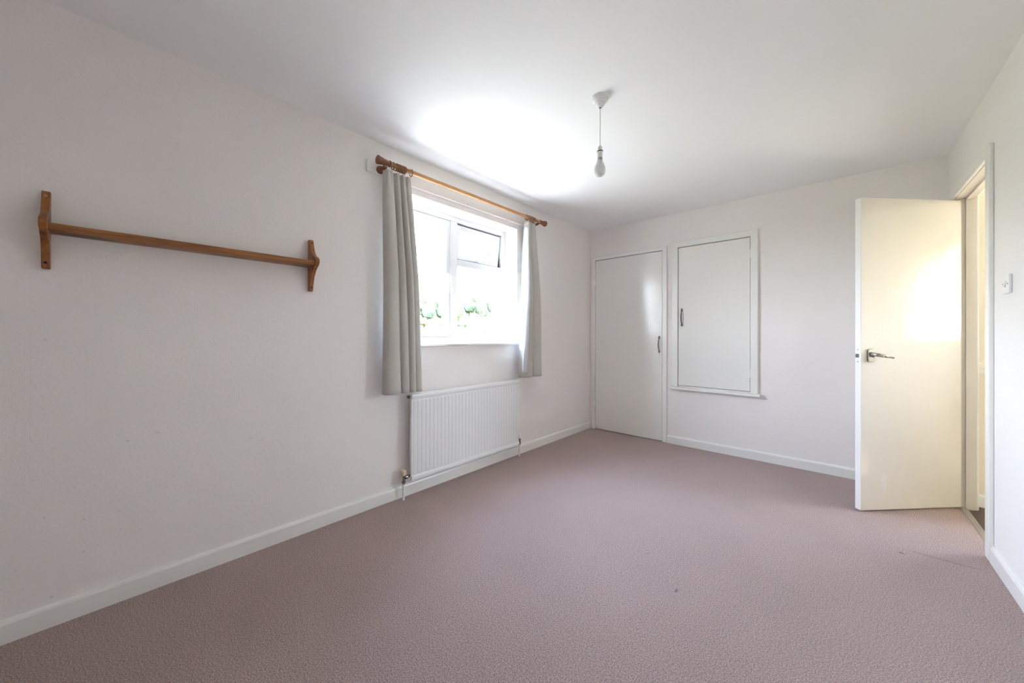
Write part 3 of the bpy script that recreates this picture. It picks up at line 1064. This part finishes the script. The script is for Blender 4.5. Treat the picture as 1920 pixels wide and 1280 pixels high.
M['reflector'] = mat('pale_reflector', (0.50, 0.46, 0.39), 0.9, spec=0.1)  # unseen pale slab, added to bounce daylight up onto the ceiling
setcol(M['reflector'], ramp(M['reflector'], nz(M['reflector'], coords(M['reflector']), 2.0, 4), [(0.3, (0.26, 0.24, 0.21)), (0.7, (0.32, 0.30, 0.265))]))
struct('ground_reflector', boxes((XL - 9, XR + 9, YN - 9, YB + 6, -3.3, -3.12)), 'reflector', 'pale paving added unseen around the house to bounce light up indoors', 'ground_reflector')


def crown_mesh(k):
    bm = B()
    rnd = random.Random(40 + k)
    lobes = [(Vector((0, 0, 0.62)), 0.36)] + [(Vector((rnd.uniform(-0.28, 0.28), rnd.uniform(-0.28, 0.28), rnd.uniform(0.36, 0.80))), rnd.uniform(0.16, 0.27)) for _ in range(9)]
    for c, r in lobes:
        ret = bmesh.ops.create_icosphere(bm, subdivisions=3, radius=1.0)
        for v_ in ret['verts']:
            d = v_.co.normalized()
            rr_ = r * (1 + 0.34 * noise.noise(d * 2.6 + c * 7) + 0.30 * noise.noise(d * 9 + c * 3) + 0.16 * noise.noise(d * 19 + c))
            v_.co = c + Vector((d.x * rr_, d.y * rr_, d.z * rr_ * 0.9))
    me = bpy.data.meshes.new('crown')
    bm.to_mesh(me)
    bm.free()
    me.polygons.foreach_set('use_smooth', [True] * len(me.polygons))
    return me


crowns = []
for k in range(4):
    me = crown_mesh(k)
    me.materials.append(M['leaf%d' % k])
    crowns.append(me)
bm = B()
lathe(bm, [(0.035, 0), (0.022, 0.2), (0.016, 0.5)], (0, 0, -0.03), (0, 0, 1), 8)
bm.to_mesh(trunk_me := bpy.data.meshes.new('trunk'))
bm.free()
trunk_me.materials.append(M['bark'])
TREE_KIND = ('rounded mid-green', 'fresh green bushy', 'dark bluish green', 'pale yellow-green')
TREE_SPOT = {'edge': ('tree', 'tree', 'at the meadow edge of the hillside wood'), 'mid': ('tree', 'tree', 'in the middle of the hillside wood'),
             'top': ('tree', 'tree', 'along the top of the hillside wood'), 'open': ('bush', 'bush', 'alone on the open meadow below the wood')}


def tree(r, s, hgt, k, wide, spot):
    p = VD * r + VS * s
    nm_, cat, where = TREE_SPOT[spot]
    lab = '%s %s standing %s' % (('small ' if spot == 'open' else '') + TREE_KIND[k], cat, where)
    e = thing(nm_, lab, cat, (p.x, p.y, ground_z(p) - 0.3), lab.replace(' standing', 's'))
    for nm, me in (('crown', crowns[k]), ('trunk', trunk_me)):
        c = bpy.data.objects.new(nm, me)
        COL.objects.link(c)
        c.parent = e
        if nm == 'crown':
            c.scale = (hgt * wide, hgt * wide, hgt)
            c.rotation_euler = (0, 0, random.uniform(0, 6.28))
        else:
            c.scale = (hgt, hgt, hgt)


def wood_edge(s):
    """distance at which the wood starts, by lateral position"""
    if 5 < s < 17:
        return 222
    return 202


for i in range(17):
    s = -64 + 8 * i
    e0 = wood_edge(s)
    for q in range(8):
        tree(e0 + q * 8.6 + (4 if i % 2 else 0), s + random.uniform(-0.5, 0.5), random.uniform(8.6, 11.5), random.choice((0, 1, 2, 3, 1, 0)), random.uniform(0.68, 0.76),
             'edge' if q == 0 else 'mid' if q < 5 else 'top')
# scattered hedge trees on the meadow
for r, s, hgt, k in ((186, -2, 3.6, 2), (188, 1.5, 3.0, 2), (190, 4.5, 2.6, 0), (190, -17, 5.5, 3), (188, -24, 4.5, 3), (172, 14, 2.6, 2), (174, -8, 2.4, 0), (170, 18, 2.6, 2), (189, -7, 4.2, 0)):
    tree(r, s, hgt, k, 1.1, 'open')
